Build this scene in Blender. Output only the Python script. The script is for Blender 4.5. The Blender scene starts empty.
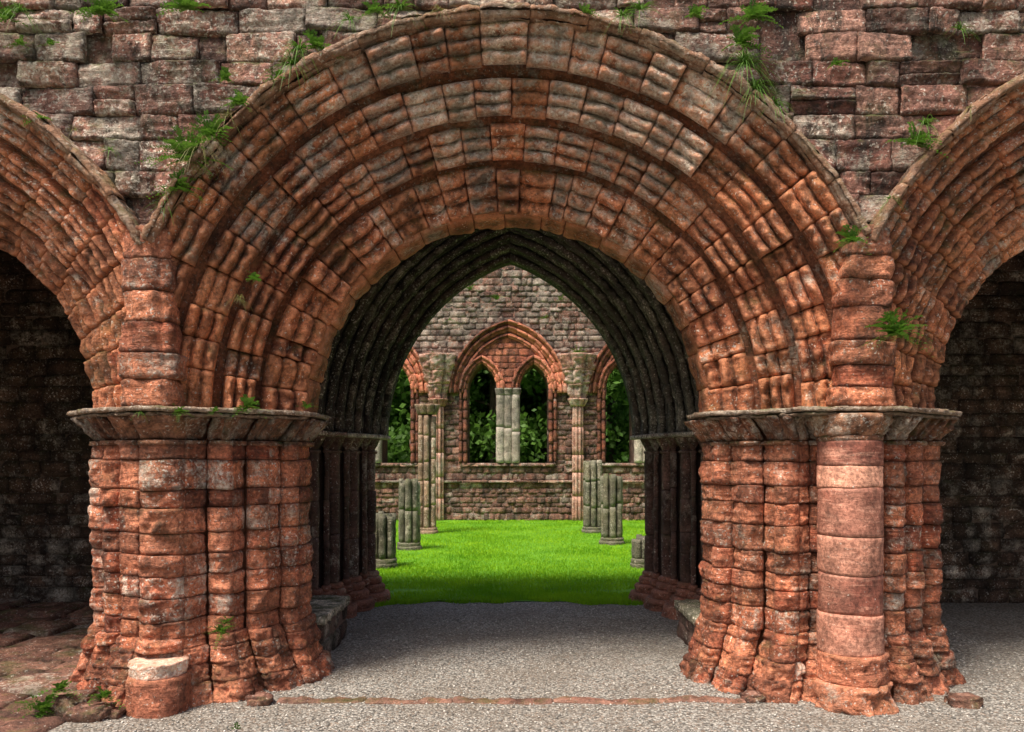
import bpy, math, random
import numpy as np
from mathutils import Vector, Matrix, noise
random.seed(7); np.random.seed(7)
scene=bpy.context.scene
col=scene.collection
scene.view_settings.view_transform='Standard'
scene.view_settings.look='None'
scene.view_settings.exposure=0
pi=math.pi
# ------------------------------------------------------------ materials
def nd(nt,t,**k):
    n=nt.nodes.new(t)
    for a,b in k.items(): setattr(n,a,b)
    return n
def newmat(name):
    m=bpy.data.materials.new(name); m.use_nodes=True
    nt=m.node_tree; nt.nodes.clear()
    out=nd(nt,'ShaderNodeOutputMaterial'); bs=nd(nt,'ShaderNodeBsdfPrincipled')
    bs.inputs['Roughness'].default_value=0.72
    bs.inputs['Specular IOR Level'].default_value=0.4
    nt.links.new(bs.outputs[0],out.inputs[0])
    return m,nt,bs
def noi(nt,vec,scale,detail=6,rough=0.6,dist=0.0):
    n=nd(nt,'ShaderNodeTexNoise'); n.inputs['Scale'].default_value=scale
    n.inputs['Detail'].default_value=detail; n.inputs['Roughness'].default_value=rough
    n.inputs['Distortion'].default_value=dist
    nt.links.new(vec,n.inputs['Vector']); return n.outputs['Fac']
def mr(nt,v,a,b,c=0.0,d=1.0):
    n=nd(nt,'ShaderNodeMapRange'); nt.links.new(v,n.inputs[0])
    for i,x in enumerate((a,b,c,d)): n.inputs[i+1].default_value=x
    return n.outputs[0]
def mth(nt,op,a,b):
    n=nd(nt,'ShaderNodeMath',operation=op)
    for i,x in enumerate((a,b)):
        if isinstance(x,(int,float)): n.inputs[i].default_value=x
        else: nt.links.new(x,n.inputs[i])
    return n.outputs[0]
def mix(nt,f,a,b,bt='MIX'):
    n=nd(nt,'ShaderNodeMix',data_type='RGBA',blend_type=bt)
    for i,x in ((0,f),(6,a),(7,b)):
        if isinstance(x,(int,float)): n.inputs[i].default_value=x
        elif isinstance(x,tuple): n.inputs[i].default_value=(x[0],x[1],x[2],1)
        else: nt.links.new(x,n.inputs[i])
    return n.outputs[2]
def objvec(nt,sx=1,sy=1,sz=1):
    tc=nd(nt,'ShaderNodeTexCoord'); mp=nd(nt,'ShaderNodeMapping')
    mp.inputs['Scale'].default_value=(sx,sy,sz)
    nt.links.new(tc.outputs['Object'],mp.inputs[0]); return mp.outputs[0]
def bump(nt,bs,h,strength,dist):
    b=nd(nt,'ShaderNodeBump'); b.inputs['Strength'].default_value=strength; b.inputs['Distance'].default_value=dist
    nt.links.new(h,b.inputs['Height']); nt.links.new(b.outputs[0],bs.inputs['Normal'])
def stone(name,c1,c2,lich=(0.54,0.47,0.38),lb=0.0,dark=0.6,moss=0.0,strata=0.25,bs_=0.9,edge=0.6,lsc=8):
    m,nt,bs=newmat(name); v=objvec(nt)
    at=nd(nt,'ShaderNodeAttribute',attribute_name='tint'); sp=nd(nt,'ShaderNodeSeparateColor')
    nt.links.new(at.outputs['Color'],sp.inputs[0])
    R,G,Bv=sp.outputs[0],sp.outputs[1],sp.outputs[2]
    c=mix(nt,R,c1,c2)
    med=noi(nt,v,6,7,0.74,0.3); big=noi(nt,v,1.4,3,0.6); fine=noi(nt,v,42,4,0.75)
    pink=tuple(x*0.72+y*0.28 for x,y in zip(c2,(0.52,0.27,0.20)))
    c=mix(nt,mr(nt,big,0.44,0.56,0,0.5),c,pink)
    vs=objvec(nt,2.5,2.5,18); st=noi(nt,vs,1.6,4,0.6,1.2)
    c=mix(nt,mr(nt,st,0.50,0.64,0,strata),c,tuple(min(1,x*1.35+0.05) for x in c2))
    c=mix(nt,mr(nt,fine,0.40,0.56,0.6,0.0),c,tuple(x*0.25 for x in c1))
    vd=objvec(nt,3.4,3.4,1.5); ds=mth(nt,'ADD',noi(nt,vd,2.2,7,0.75,0.5),mr(nt,big,0.35,0.65,0.05,-0.05))
    c=mix(nt,mr(nt,ds,0.51,0.62,0,dark),c,(0.032,0.024,0.017))
    reg=mr(nt,noi(nt,v,0.9,3,0.6,0.4),0.38,0.62,-0.07,0.07)
    lm=mth(nt,'ADD',noi(nt,v,lsc,8,0.8,0.2),mth(nt,'ADD',reg,mth(nt,'MULTIPLY',G,0.26)))
    lf=mr(nt,lm,0.62-lb,0.72-lb,0,0.88)
    lf2=mth(nt,'MULTIPLY',lf,mr(nt,fine,0.36,0.56,0.25,1.0))
    c=mix(nt,lf2,c,lich)
    wd=mth(nt,'ADD',noi(nt,v,48,2,0.5),mth(nt,'MULTIPLY',G,0.12))
    c=mix(nt,mr(nt,wd,0.67-lb*0.4,0.71-lb*0.4,0,0.75),c,(0.70,0.63,0.54))
    vv=mth(nt,'MULTIPLY',Bv,mr(nt,med,0.34,0.66,0.45,1.6))
    cm=nd(nt,'ShaderNodeCombineColor')
    for i in range(3): nt.links.new(vv,cm.inputs[i])
    c=mix(nt,1.0,c,cm.outputs[0],'MULTIPLY')
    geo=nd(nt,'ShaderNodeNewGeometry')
    c=mix(nt,mr(nt,geo.outputs['Pointiness'],0.51,0.59,0.0,edge),c,tuple(min(1,x*1.35+0.06) for x in c2))  # painted highlight: convex block edges lightened in the base colour
    c=mix(nt,mr(nt,geo.outputs['Pointiness'],0.39,0.487,0.85,0.0),c,(0.018,0.011,0.008))  # painted shade: hollows and creases darkened in the base colour
    if moss>0:
        sn=nd(nt,'ShaderNodeSeparateXYZ'); nt.links.new(geo.outputs['Normal'],sn.inputs[0])
        mm=mth(nt,'MULTIPLY',mr(nt,sn.outputs[2],0.05,0.7,0.25,1),mr(nt,noi(nt,v,4.3,6,0.7),0.50,0.62,0,moss))
        c=mix(nt,mm,c,(0.095,0.115,0.025))
    nt.links.new(c,bs.inputs['Base Color'])
    h=mth(nt,'ADD',med,mth(nt,'ADD',mth(nt,'MULTIPLY',fine,0.7),mth(nt,'MULTIPLY',st,0.5)))
    bump(nt,bs,h,bs_,0.045)
    return m
M={}
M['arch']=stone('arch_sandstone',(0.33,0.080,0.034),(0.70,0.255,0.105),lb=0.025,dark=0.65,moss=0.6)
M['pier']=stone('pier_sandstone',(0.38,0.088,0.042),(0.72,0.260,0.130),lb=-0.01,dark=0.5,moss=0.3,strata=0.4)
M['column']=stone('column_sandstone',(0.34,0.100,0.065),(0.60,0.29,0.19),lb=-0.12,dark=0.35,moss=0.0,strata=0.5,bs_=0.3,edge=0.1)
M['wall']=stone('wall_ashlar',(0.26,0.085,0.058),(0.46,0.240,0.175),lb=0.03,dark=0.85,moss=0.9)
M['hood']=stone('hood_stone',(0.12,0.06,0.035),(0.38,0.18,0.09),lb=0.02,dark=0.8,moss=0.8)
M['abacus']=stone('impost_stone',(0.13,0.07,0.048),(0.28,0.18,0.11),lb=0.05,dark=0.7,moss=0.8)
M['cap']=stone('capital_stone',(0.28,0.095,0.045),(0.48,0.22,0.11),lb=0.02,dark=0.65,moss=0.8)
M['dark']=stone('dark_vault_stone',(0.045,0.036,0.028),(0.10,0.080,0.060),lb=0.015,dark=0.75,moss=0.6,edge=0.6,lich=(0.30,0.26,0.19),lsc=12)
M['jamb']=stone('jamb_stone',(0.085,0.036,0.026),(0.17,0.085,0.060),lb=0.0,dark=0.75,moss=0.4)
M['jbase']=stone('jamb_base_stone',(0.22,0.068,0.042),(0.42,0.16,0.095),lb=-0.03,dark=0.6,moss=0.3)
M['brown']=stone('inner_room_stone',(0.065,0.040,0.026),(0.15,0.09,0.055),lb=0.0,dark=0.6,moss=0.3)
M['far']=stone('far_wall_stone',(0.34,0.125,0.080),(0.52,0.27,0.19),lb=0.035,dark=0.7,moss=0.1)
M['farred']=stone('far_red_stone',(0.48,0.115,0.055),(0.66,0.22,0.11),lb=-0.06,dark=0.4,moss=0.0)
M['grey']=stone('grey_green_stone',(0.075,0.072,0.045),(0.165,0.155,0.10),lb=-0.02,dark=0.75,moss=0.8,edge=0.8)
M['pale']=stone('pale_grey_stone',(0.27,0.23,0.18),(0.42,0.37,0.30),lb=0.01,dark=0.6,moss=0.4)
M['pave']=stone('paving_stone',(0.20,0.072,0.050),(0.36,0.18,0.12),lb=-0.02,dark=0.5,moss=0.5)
def gravel_mat():
    m,nt,bs=newmat('gravel'); v=objvec(nt)
    vo=nd(nt,'ShaderNodeTexVoronoi'); vo.inputs['Scale'].default_value=60; nt.links.new(v,vo.inputs['Vector'])
    sp=nd(nt,'ShaderNodeSeparateColor'); nt.links.new(vo.outputs['Color'],sp.inputs[0])
    c=mix(nt,sp.outputs[0],(0.16,0.15,0.135),(0.62,0.585,0.53))
    c=mix(nt,mr(nt,sp.outputs[1],0.72,0.95,0,0.6),c,(0.33,0.21,0.14))
    c=mix(nt,mr(nt,vo.outputs['Distance'],0.34,0.78,0,0.72),c,(0.05,0.045,0.038))
    big=noi(nt,v,1.3,8,0.7)
    c=mix(nt,mr(nt,big,0.42,0.60,0,0.45),c,(0.18,0.14,0.105))
    nt.links.new(c,bs.inputs['Base Color'])
    bump(nt,bs,mth(nt,'SUBTRACT',noi(nt,v,30,4,0.6),vo.outputs['Distance']),1.0,0.013)
    return m
M['gravel']=gravel_mat()
def simple(name,ca,cb,scale=8,rough=0.8,b=0.3,trans=0.0):
    m,nt,bs=newmat(name); v=objvec(nt)
    c=mix(nt,mr(nt,noi(nt,v,scale,6,0.65),0.35,0.65),ca,cb)
    nt.links.new(c,bs.inputs['Base Color']); bs.inputs['Roughness'].default_value=rough
    if b>0: bump(nt,bs,noi(nt,v,scale*8,4,0.6),b,0.02)
    if trans>0:
        tr=nd(nt,'ShaderNodeBsdfTranslucent'); nt.links.new(c,tr.inputs[0]); ms=nd(nt,'ShaderNodeMixShader'); ms.inputs[0].default_value=trans
        nt.links.new(bs.outputs[0],ms.inputs[1]); nt.links.new(tr.outputs[0],ms.inputs[2])
        nt.links.new(ms.outputs[0],[n for n in nt.nodes if n.type=='OUTPUT_MATERIAL'][0].inputs[0])
    return m
M['lawn']=simple('lawn_soil_grass',(0.07,0.22,0.006),(0.14,0.34,0.01),2.5)
M['blade']=simple('grass_blade',(0.16,0.38,0.006),(0.34,0.58,0.014),0.9,b=0,trans=0.35)
M['field']=simple('field_grass',(0.05,0.10,0.02),(0.09,0.15,0.03),0.4)
M['leaf']=simple('tree_leaf',(0.05,0.14,0.015),(0.17,0.34,0.05),0.9,0.6,b=0,trans=0.35)
M['bark']=simple('bark',(0.05,0.035,0.025),(0.10,0.075,0.05),10)
M['plant']=simple('wild_plant_leaf',(0.05,0.14,0.012),(0.15,0.29,0.035),14,0.55,b=0,trans=0.3)
M['dry']=simple('dry_grass_leaf',(0.12,0.12,0.03),(0.26,0.24,0.08),14,0.6,b=0,trans=0.3)
def pebble():
    m,nt,bs=newmat('pebble_stone')
    at=nd(nt,'ShaderNodeAttribute',attribute_name='tint')
    nt.links.new(at.outputs['Color'],bs.inputs['Base Color']); return m
M['pebble']=pebble()
# ------------------------------------------------------------ mesh helpers
WM={}
def wmat(o): return WM.get(o.name,Matrix.Identity(4))
def setp(o,parent=None,label=None,cat=None,group=None,kind=None):
    if parent is not None:
        o.parent=parent
        o.matrix_parent_inverse=wmat(parent).inverted()
    if label:o['label']=label
    if cat:o['category']=cat
    if group:o['group']=group
    if kind:o['kind']=kind
class MB:
    def __init__(s): s.v=[];s.f=[];s.t=[]
    def grid(s,P,tint):
        nu=len(P); nv=len(P[0]); o=len(s.v)
        for row in P:
            for p in row: s.v.append(p); s.t.append(tint)
        for i in range(nu-1):
            for j in range(nv-1):
                a=o+i*nv+j; s.f.append((a,a+1,a+nv+1,a+nv))
    def poly(s,pts,tint):
        o=len(s.v); s.v+=list(pts); s.t+=[tint]*len(pts); s.f.append(tuple(range(o,o+len(pts))))
    def prism(s,pts,z0,z1,tint):
        n=len(pts)
        s.poly([(x,y,z0) for x,y in pts][::-1],tint); s.poly([(x,y,z1) for x,y in pts],tint)
        for i in range(n):
            a=pts[i];b=pts[(i+1)%n]
            s.poly([(a[0],a[1],z0),(b[0],b[1],z0),(b[0],b[1],z1),(a[0],a[1],z1)],tint)
    def box(s,x0,x1,y0,y1,z0,z1,tint): s.prism([(x0,y0),(x1,y0),(x1,y1),(x0,y1)],z0,z1,tint)
    def obj(s,name,mat,parent=None,smooth=True,label=None,cat=None,group=None,kind=None,origin=None):
        me=bpy.data.meshes.new(name)
        vs=s.v
        if origin is not None: vs=[(p[0]-origin[0],p[1]-origin[1],p[2]-origin[2]) for p in s.v]
        me.from_pydata(vs,[],s.f); me.update()
        if s.t:
            at=me.color_attributes.new('tint','FLOAT_COLOR','POINT')
            at.data.foreach_set('color',np.array([(t[0],t[1],t[2],1.0) for t in s.t],dtype=np.float32).ravel())
        if smooth: me.polygons.foreach_set('use_smooth',[True]*len(me.polygons))
        me.materials.append(mat)
        o=bpy.data.objects.new(name,me); col.objects.link(o)
        if origin is not None: o.location=origin
        setp(o,parent,label,cat,group,kind); return o
def empty(name,loc,label=None,cat=None,group=None,parent=None):
    e=bpy.data.objects.new(name,None); col.objects.link(e); e.empty_display_size=0.2
    e.location=loc; WM[e.name]=Matrix.Translation(loc)
    if parent is not None:
        WMp=wmat(parent); e.parent=parent; e.matrix_parent_inverse=WMp.inverted()
    setp(e,None,label,cat,group); return e
def tint(lich=0.4,lo=0.7,hi=1.15): return (random.random(),max(0,min(1,random.gauss(lich,0.16))),random.uniform(lo,hi))
def nz(p,s): return noise.noise(Vector((p[0]*s,p[1]*s,p[2]*s)))
def samples(n,skirt=0.012):
    return [0.0]+[skirt+(1-2*skirt)*i/(n-1) for i in range(n)]+[1.0]
def mkedges(t0,t1,nb,jit): return [t0+(t1-t0)*i/nb+(0 if i in(0,nb) else random.uniform(-jit,jit)*(t1-t0)/nb) for i in range(nb+1)]
def blocks_row(B,fn,t0,t1,nb,slen,tlen_per,bulge,ns=12,nt=9,g=0.022,r=0.035,amp=0.008,boff=0.010,lich=0.4,lo=0.7,hi=1.15,clip=None,jit=0.18,nscale=9,skirt=0.05,keep=None,gs=None,ed=None,tints=None,boffs=None,curve=0.0,strat=0.0,wearr=(0.5,1.15),warp=0.015,sj=0.0):
    if gs is None: gs=g
    if ed is None: ed=mkedges(t0,t1,nb,jit)
    nb=len(ed)-1
    S=samples(ns)
    for k in range(nb):
        a,b=ed[k],ed[k+1]; T=samples(nt)
        bo=boffs[k]+random.uniform(-boff,boff)*0.4 if boffs else random.uniform(-boff,boff)
        mid=fn(0.5,(a+b)/2,0)
        L_=lich(mid) if callable(lich) else lich
        tn=tints[k] if tints else tint(L_,lo,hi)
        wear=random.uniform(*wearr); tl=abs(b-a)*tlen_per; tilt=random.uniform(-1,1)*boff; tilt2=random.uniform(-1,1)*boff; sd=random.uniform(0,50)
        cv=curve*random.uniform(-0.3,1.3)
        sa=random.uniform(-sj,sj); sb=1+random.uniform(-sj,sj)
        P=[]
        for i,s in enumerate(S):
            row=[]; sp_=sa+(sb-sa)*s
            for j,tt in enumerate(T):
                t=a+(b-a)*tt
                ds=min(s,1-s)*slen; dt=min(tt,1-tt)*tl
                p=fn(sp_,t,0)
                n1=noise.noise(Vector(((p[0]+sd)*14,p[1]*14,p[2]*14)))
                n2=noise.noise(Vector(((p[0]+sd)*36,p[1]*36,p[2]*36)))
                ef=min(1,min(s,1-s)*5)
                off=bulge(min(max(s+cv*(4*(tt-0.5)**2-0.4)*ef+warp*n1*ef,0),1))*wear*(0.8+0.4*(n1+0.5)) +bo+tilt*(tt-0.5)*2+tilt2*(s-0.5)*2
                ch=0.55+1.5*max(0,n1+0.15)
                rr=r*(0.6+1.2*max(0,n1+0.25))
                off-=(gs*(1-min(ds/rr,1))**2+g*(1-min(dt/rr,1))**2)*ch
                if tt in(0.0,1.0) or s in (0.0,1.0): off-=skirt
                off+=amp*(noise.noise(Vector(((p[0]+sd)*nscale,p[1]*nscale,p[2]*nscale)))+0.6*n1+0.55*n2)*1.6
                if strat: off+=strat*noise.noise(Vector((p[0]*3,p[1]*3,p[2]*34+sd*0.02)))
                p=fn(sp_,t,off)
                if clip: p=clip(p)
                row.append(p)
            P.append(row)
        if keep is None or keep(P): B.grid(P,tn)
def ridges(n,A,pw=0.6): return lambda s: A*(abs(math.sin(pi*n*s))**pw)
def ss(a,b,x): x=max(0,min(1,(x-a)/(b-a))); return x*x*(3-2*x)
# ------------------------------------------------------------ front arcade
ZS=1.93
ARCH=[(-4.43,1.40,2.335),(-0.026,1.45,2.59),(4.52,1.45,2.49)]
XL,XR=-2.375,2.305
def inarch(x,z,grow=-0.04):
    for c,ri,ro in ARCH:
        if math.hypot(x-c,max(z-ZS,0))<ro+grow: return True
    return False
arc=empty('stone_arcade',(0,5.6,0),'weathered red sandstone arcade with three round moulded arches on clustered piers','arcade')
ROWS=[(0.955,5.20,0.735,5.29,3,29),(0.70,5.35,0.495,5.44,3,28),(0.470,5.50,0.285,5.60,3,27),(0.255,5.63,0.01,5.80,3,27)]
for ai,(xc,ri,ro) in enumerate(ARCH):
    def clip(p,ai=ai):
        x,y,z=p
        if ai==0: x=min(x,XL-0.004)
        if ai==1: x=max(min(x,XR-0.004),XL+0.004)
        if ai==2: x=max(x,XR+0.004)
        return (x,y,z)
    def keep(P,ai=ai):
        xs=[p[0] for r in P for p in r]
        if ai==0: return min(xs)<XL-0.03
        if ai==1: return min(xs)<XR-0.03 and max(xs)>XL+0.03
        return max(xs)>XR+0.03
    B=MB()
    sc=(ri+ro)/4.04
    side_=(ai!=1)
    for ri_,(f0,y0,f1,y1,nr,nb) in enumerate(ROWS):
        R0=ri+(ro-ri)*f0; R1=ri+(ro-ri)*f1
        L=math.hypot(R1-R0,y1-y0); nR,nY=-(y1-y0)/L,(R1-R0)/L
        def fn(s,t,off):
            R=R0+(R1-R0)*s+nR*off; Y=y0+(y1-y0)*s+nY*off
            return (xc+R*math.cos(t),Y,ZS+R*math.sin(t))
        lf=lambda p: 0.05+0.55*ss(2.6,4.2,p[2])
        blocks_row(B,fn,0,pi,int(nb*sc),L,(R0+R1)/2,ridges(nr,0.052 if side_ else 0.080,0.60),ns=30,nt=15,g=0.036,gs=0.012,r=0.018,amp=0.007 if side_ else 0.009,boff=0.012 if side_ else 0.024,lich=lf,lo=0.5,hi=1.4,clip=clip,keep=keep,jit=0.14 if side_ else 0.22,curve=0.03 if side_ else 0.06,wearr=(0.75,1.1) if side_ else (0.5,1.2),skirt=0.03,sj=0.02 if side_ else 0.045)
    fn=lambda s,t,off:(xc+(ri+0.0-off)*math.cos(t),5.80+0.32*s,ZS+(ri-off)*math.sin(t))
    blocks_row(B,fn,0,pi,int(20*sc),0.32,ri,lambda s:0.0,ns=6,nt=8,lich=0.3,g=0.015,clip=clip,lo=0.5,hi=0.9)
    P=[]
    for i in range(97):
        t=pi*i/96; P.append([clip((xc+R*math.cos(t),Y,ZS+R*math.sin(t))) for R,Y in ((ro-0.05,5.27),(ri+(ro-ri)*0.73,5.34),(ri+(ro-ri)*0.70,5.40),(ri+(ro-ri)*0.49,5.48),(ri+(ro-ri)*0.46,5.56),(ri+(ro-ri)*0.26,5.66),(ri+0.03,5.85),(ri+0.03,6.12))])
    B.grid(P,(0.3,0.1,0.5))
    arch=B.obj('arch',M['arch'],arc,label='round arch of carved weathered voussoirs in four recessed rows')
    H=MB()
    if ai==0: ta,tb=math.acos((XL-xc)/ro)-0.02,pi
    if ai==1: ta,tb=math.acos((XR-xc)/ro),pi-math.acos((xc-XL)/ro)
    if ai==2: ta,tb=0,pi-math.acos((xc-XR)/ro)+0.02
    nbh=int((tb-ta)*ro/0.38)
    hed=mkedges(ta,tb,nbh,0.2); htn=[tint(0.4,0.6,1.15) for _ in range(nbh)]; hb=[random.uniform(-0.008,0.008) for _ in range(nbh)]
    for (Ra,Ya,Rb,Yb,bu) in ((ro,5.26,ro,5.11,0.004),(ro,5.11,ro-0.040,5.08,0.014),(ro-0.040,5.09,ro-0.07,5.13,0.012),(ro-0.07,5.14,ro-0.08,5.30,0.0)):
        L=math.hypot(Rb-Ra,Yb-Ya); nR,nY=-(Yb-Ya)/L,(Rb-Ra)/L
        def fn(s,t,off):
            R=Ra+(Rb-Ra)*s+nR*off; Y=Ya+(Yb-Ya)*s+nY*off
            return (xc+R*math.cos(t),Y,ZS+R*math.sin(t))
        blocks_row(H,fn,ta,tb,nbh,L,ro,ridges(1,bu),ns=4,nt=22,g=0.008,gs=0.003,r=0.014,amp=0.012,boff=0.004,skirt=0.006,nscale=6,ed=hed,tints=htn,boffs=hb)
    H.obj('hood_moulding',M['hood'],arch)
# wall face
B=MB()
z=2.75
while z<5.45:
    h=random.choice([0.16,0.19,0.21,0.24]) ; x=-8.0-random.random()*0.2
    while x<8:
        w=random.choice([0.2,0.27,0.35,0.42,0.5])*random.uniform(0.85,1.15)
        hole=random.random()<0.07
        split=random.random()<0.14
        corners=[(x,z),(x+w,z),(x,z+h),(x+w,z+h),(x+w/2,z+h/2)]
        if not all(inarch(a,b,-0.10) for a,b in corners) and not (z+h<3.0 and min(abs(x+w/2-XL),abs(x+w/2-XR))>0.3):
            for (z0,h0) in ([(z,h*0.5),(z+h*0.5,h*0.5)] if split else [(z,h)]):
                x0=x; w0=w
                def clipw(p):
                    X,Y,Z=p
                    for c,ri,ro in ARCH:
                        dx,dz=X-c,Z-ZS; d=math.hypot(dx,dz)
                        if d<ro-0.05 and d>0.01:
                            k=(ro-0.05)/d; X,Z=c+dx*k,ZS+dz*k
                    return (X,Y,Z)
                jz=random.uniform(-0.005,0.005)
                def fn(s,t,off): return (x0+w0*s,5.225-off,z0+h0*t+jz*(s-0.5)*2)
                low=ss(4.9,4.2,z)
                blocks_row(B,fn,0,1,1,w0,h0,(lambda s:-0.10) if hole else (lambda s:0.0),ns=20,nt=13,g=0.020,r=0.013,amp=0.012,boff=0.020,lich=0.36+0.15*low-(0.15 if x>1.5 else 0),lo=0.3 if hole else 0.45,hi=0.45 if hole else 1.35,clip=clipw,nscale=6,strat=0.010,skirt=0.02)
        x+=w
    z+=h
B.obj('wall_masonry',M['wall'],arc,label='pinkish red ashlar wall face patched with lichen and moss')
B=MB()
def topz(x,which):
    zz=0
    for c,ri,ro in ARCH:
        r=(ro-0.05) if which==0 else ri+0.02
        if abs(x-c)<r: zz=max(zz,ZS+math.sqrt(r*r-(x-c)**2))
    return zz if zz>0 else ZS
xs=[-8+16*i/640 for i in range(641)]
for which,Y in ((0,5.29),(1,6.12)):
    B.grid([[(x,Y,topz(x,which)),(x,Y,5.42)] for x in xs],(0.3,0.4,0.5))
B.box(-8,8,5.27,6.12,5.42,5.52,(0.3,0.6,0.8))
B.obj('wall_core',M['wall'],arc,smooth=False)
# piers
def pier(pts,center,label):
    e=empty('pier',(center[0],center[1],0),label,parent=arc)
    def seg(B,offz,z0,z1,nb,**kw):
        ed=mkedges(z0,z1,nb,0.2)
        stones=[]
        lo_,hi_=kw.pop('lo',0.55),kw.pop('hi',1.35)
        for k in range(nb):
            row=[];
            while len(row)<len(pts):
                tn=tint(kw.get('lich',0.28),lo_,hi_); b=random.uniform(-0.011,0.011)
                row+= [(tn,b)]*random.choice((1,2,2,3))
            stones.append(row)
        nmul=kw.pop('nmul',1)
        for i in range(len(pts)-1):
            (xa,ya,A),(xb,yb,_)=pts[i],pts[i+1]
            L=math.hypot(xb-xa,yb-ya); nx,ny=(yb-ya)/L,-(xb-xa)/L
            n=(1 if L<0.35 else 2)
            if A<0.03: n=1
            else: n*=nmul
            def fn(s,t,off):
                X=xa+(xb-xa)*s+nx*off; Y=ya+(yb-ya)*s+ny*off
                tw=t+(0.012*noise.noise(Vector((X*4,Y*4,t*2))) if nb>2 else 0)
                o=offz(t)
                dx,dy=X-center[0],Y-center[1]; d=math.hypot(dx,dy)
                return (X+dx/d*o,Y+dy/d*o,tw)
            k=dict(ns=20,nt=14,g=0.016,gs=0.015,r=0.016,amp=0.0075,boff=0.007,strat=0.012,curve=0.0,skirt=0.03)
            k.update(kw); A2=k.pop('A',1.0)
            blocks_row(B,fn,z0,z1,nb,L,1.0,ridges(n,A*A2,0.65),ed=ed,tints=[s[i][0] for s in stones],boffs=[s[i][1] for s in stones],**k)
    B=MB()
    seg(B,lambda z:0,0.42,1.72,9)
    B.prism([(center[0]+(x-center[0])*0.84,center[1]+(y-center[1])*0.74+0.03) for x,y,_ in pts],0,1.92,(0.1,0,0.3))
    B.obj('shaft',M['pier'],e)
    B=MB()
    seg(B,lambda z:0.015+0.02*max(0,(0.46-z)/0.1),0.35,0.43,1,amp=0.008,strat=0.015)
    seg(B,lambda z:0.04+0.025*max(0,(0.37-z)/0.12),0.24,0.36,1,amp=0.012,strat=0.015,A=0.85)
    seg(B,lambda z:0.075+0.03*max(0,(0.25-z)/0.13),0.12,0.25,1,amp=0.015,A=0.65,strat=0.015)
    seg(B,lambda z:0.115+0.05*max(0,(0.13-z)/0.13),-0.03,0.13,1,amp=0.020,A=0.45,strat=0.015)
    B.prism([(center[0]+(x-center[0])*1.0,center[1]+(y-center[1])*1.0) for x,y,_ in pts],0,0.14,(0.3,0,0.7))
    B.prism([(center[0]+(x-center[0])*0.94,center[1]+(y-center[1])*0.9) for x,y,_ in pts],0.1,0.29,(0.3,0,0.7))
    B.obj('base',M['pier'],e)
    B=MB()
    seg(B,lambda z:0.02,1.70,1.732,1,amp=0.006,lich=0.45,A=1.1,g=0.012,lo=0.6,hi=1.0)
    seg(B,lambda z:-0.01+0.11*max(0,(z-1.735)/0.15)**1.2,1.735,1.895,1,amp=0.012,lich=0.4,A=1.15,strat=0.012,nmul=2,lo=0.55,hi=1.25,gs=0.03)
    B.obj('capital',M['cap'],e)
    return e
A=0.066; C_=0.004
PL=[(-2.98,6.12,0.02),(-2.98,5.66,A),(-2.83,5.60,C_),(-2.80,5.45,A),(-2.64,5.41,C_),(-2.60,5.28,C_),(-2.46,5.25,0.095),(-2.16,5.25,C_),(-2.07,5.41,A),(-1.90,5.42,C_),(-1.86,5.56,A),(-1.70,5.58,C_),(-1.66,5.71,A),(-1.55,5.80,0.03),(-1.55,6.12,0)]
p1=pier(PL,(-2.3,5.75),'clustered red sandstone pier with weathered quilted courses and moulded base')
PR=[(1.46,6.12,0.03),(1.46,5.80,A),(1.57,5.70,C_),(1.60,5.56,A),(1.75,5.53,C_),(1.78,5.41,A),(1.94,5.37,C_),(2.03,5.42,0.02),(2.45,5.42,C_),(2.50,5.36,A),(2.66,5.39,C_),(2.70,5.51,A),(2.85,5.53,C_),(2.89,5.66,A),(3.07,5.71,C_),(3.10,6.12,0)]
p2=pier(PR,(2.28,5.75),'clustered red sandstone pier with a smooth round shaft on its face')
def slab(B,pts,z0,z1,tn,rough=1.0):
    n=len(pts); out=[]
    for i in range(n):
        a=pts[i];b=pts[(i+1)%n]; L=math.hypot(b[0]-a[0],b[1]-a[1]); k=max(1,int(L/0.015))
        for j in range(k):
            out.append((a[0]+(b[0]-a[0])*j/k,a[1]+(b[1]-a[1])*j/k))
    cx=sum(p[0] for p in out)/len(out); cy=sum(p[1] for p in out)/len(out)
    P=[]
    for zz,sh in ((z0,-0.06),(z0,-0.008),(z0+(z1-z0)*0.3,0.0),(z0+(z1-z0)*0.75,0.0),(z1,-0.008),(z1+0.002,-0.06)):
        row=[]
        for (x,y) in out+[out[0]]:
            d=math.hypot(x-cx,y-cy); n3=nz((x,y,z0*5),14)
            o=sh+rough*(0.024*nz((x,y,z0*9),6)+0.018*nz((x,y,zz*2),24)+0.010*nz((x,y,zz*5),60)-0.05*max(0,n3-0.25))
            row.append((x+(x-cx)/d*o,y+(y-cy)/d*o,zz+0.007*nz((x,y,3+zz),9)+0.005*nz((x,y,zz),40)))
        P.append(row)
    B.grid(P,tn)
    B.poly(P[-1][:-1],tn); B.poly(P[0][:-1][::-1],tn)
OL=[(-3.13,6.16),(-3.13,5.62),(-2.86,5.30),(-2.54,5.08),(-2.10,5.08),(-1.72,5.36),(-1.42,5.62),(-1.42,6.16)]
OR=[(1.34,6.16),(1.34,5.64),(1.62,5.36),(1.95,5.08),(2.50,5.05),(2.93,5.38),(3.20,5.64),(3.20,6.16)]
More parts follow.
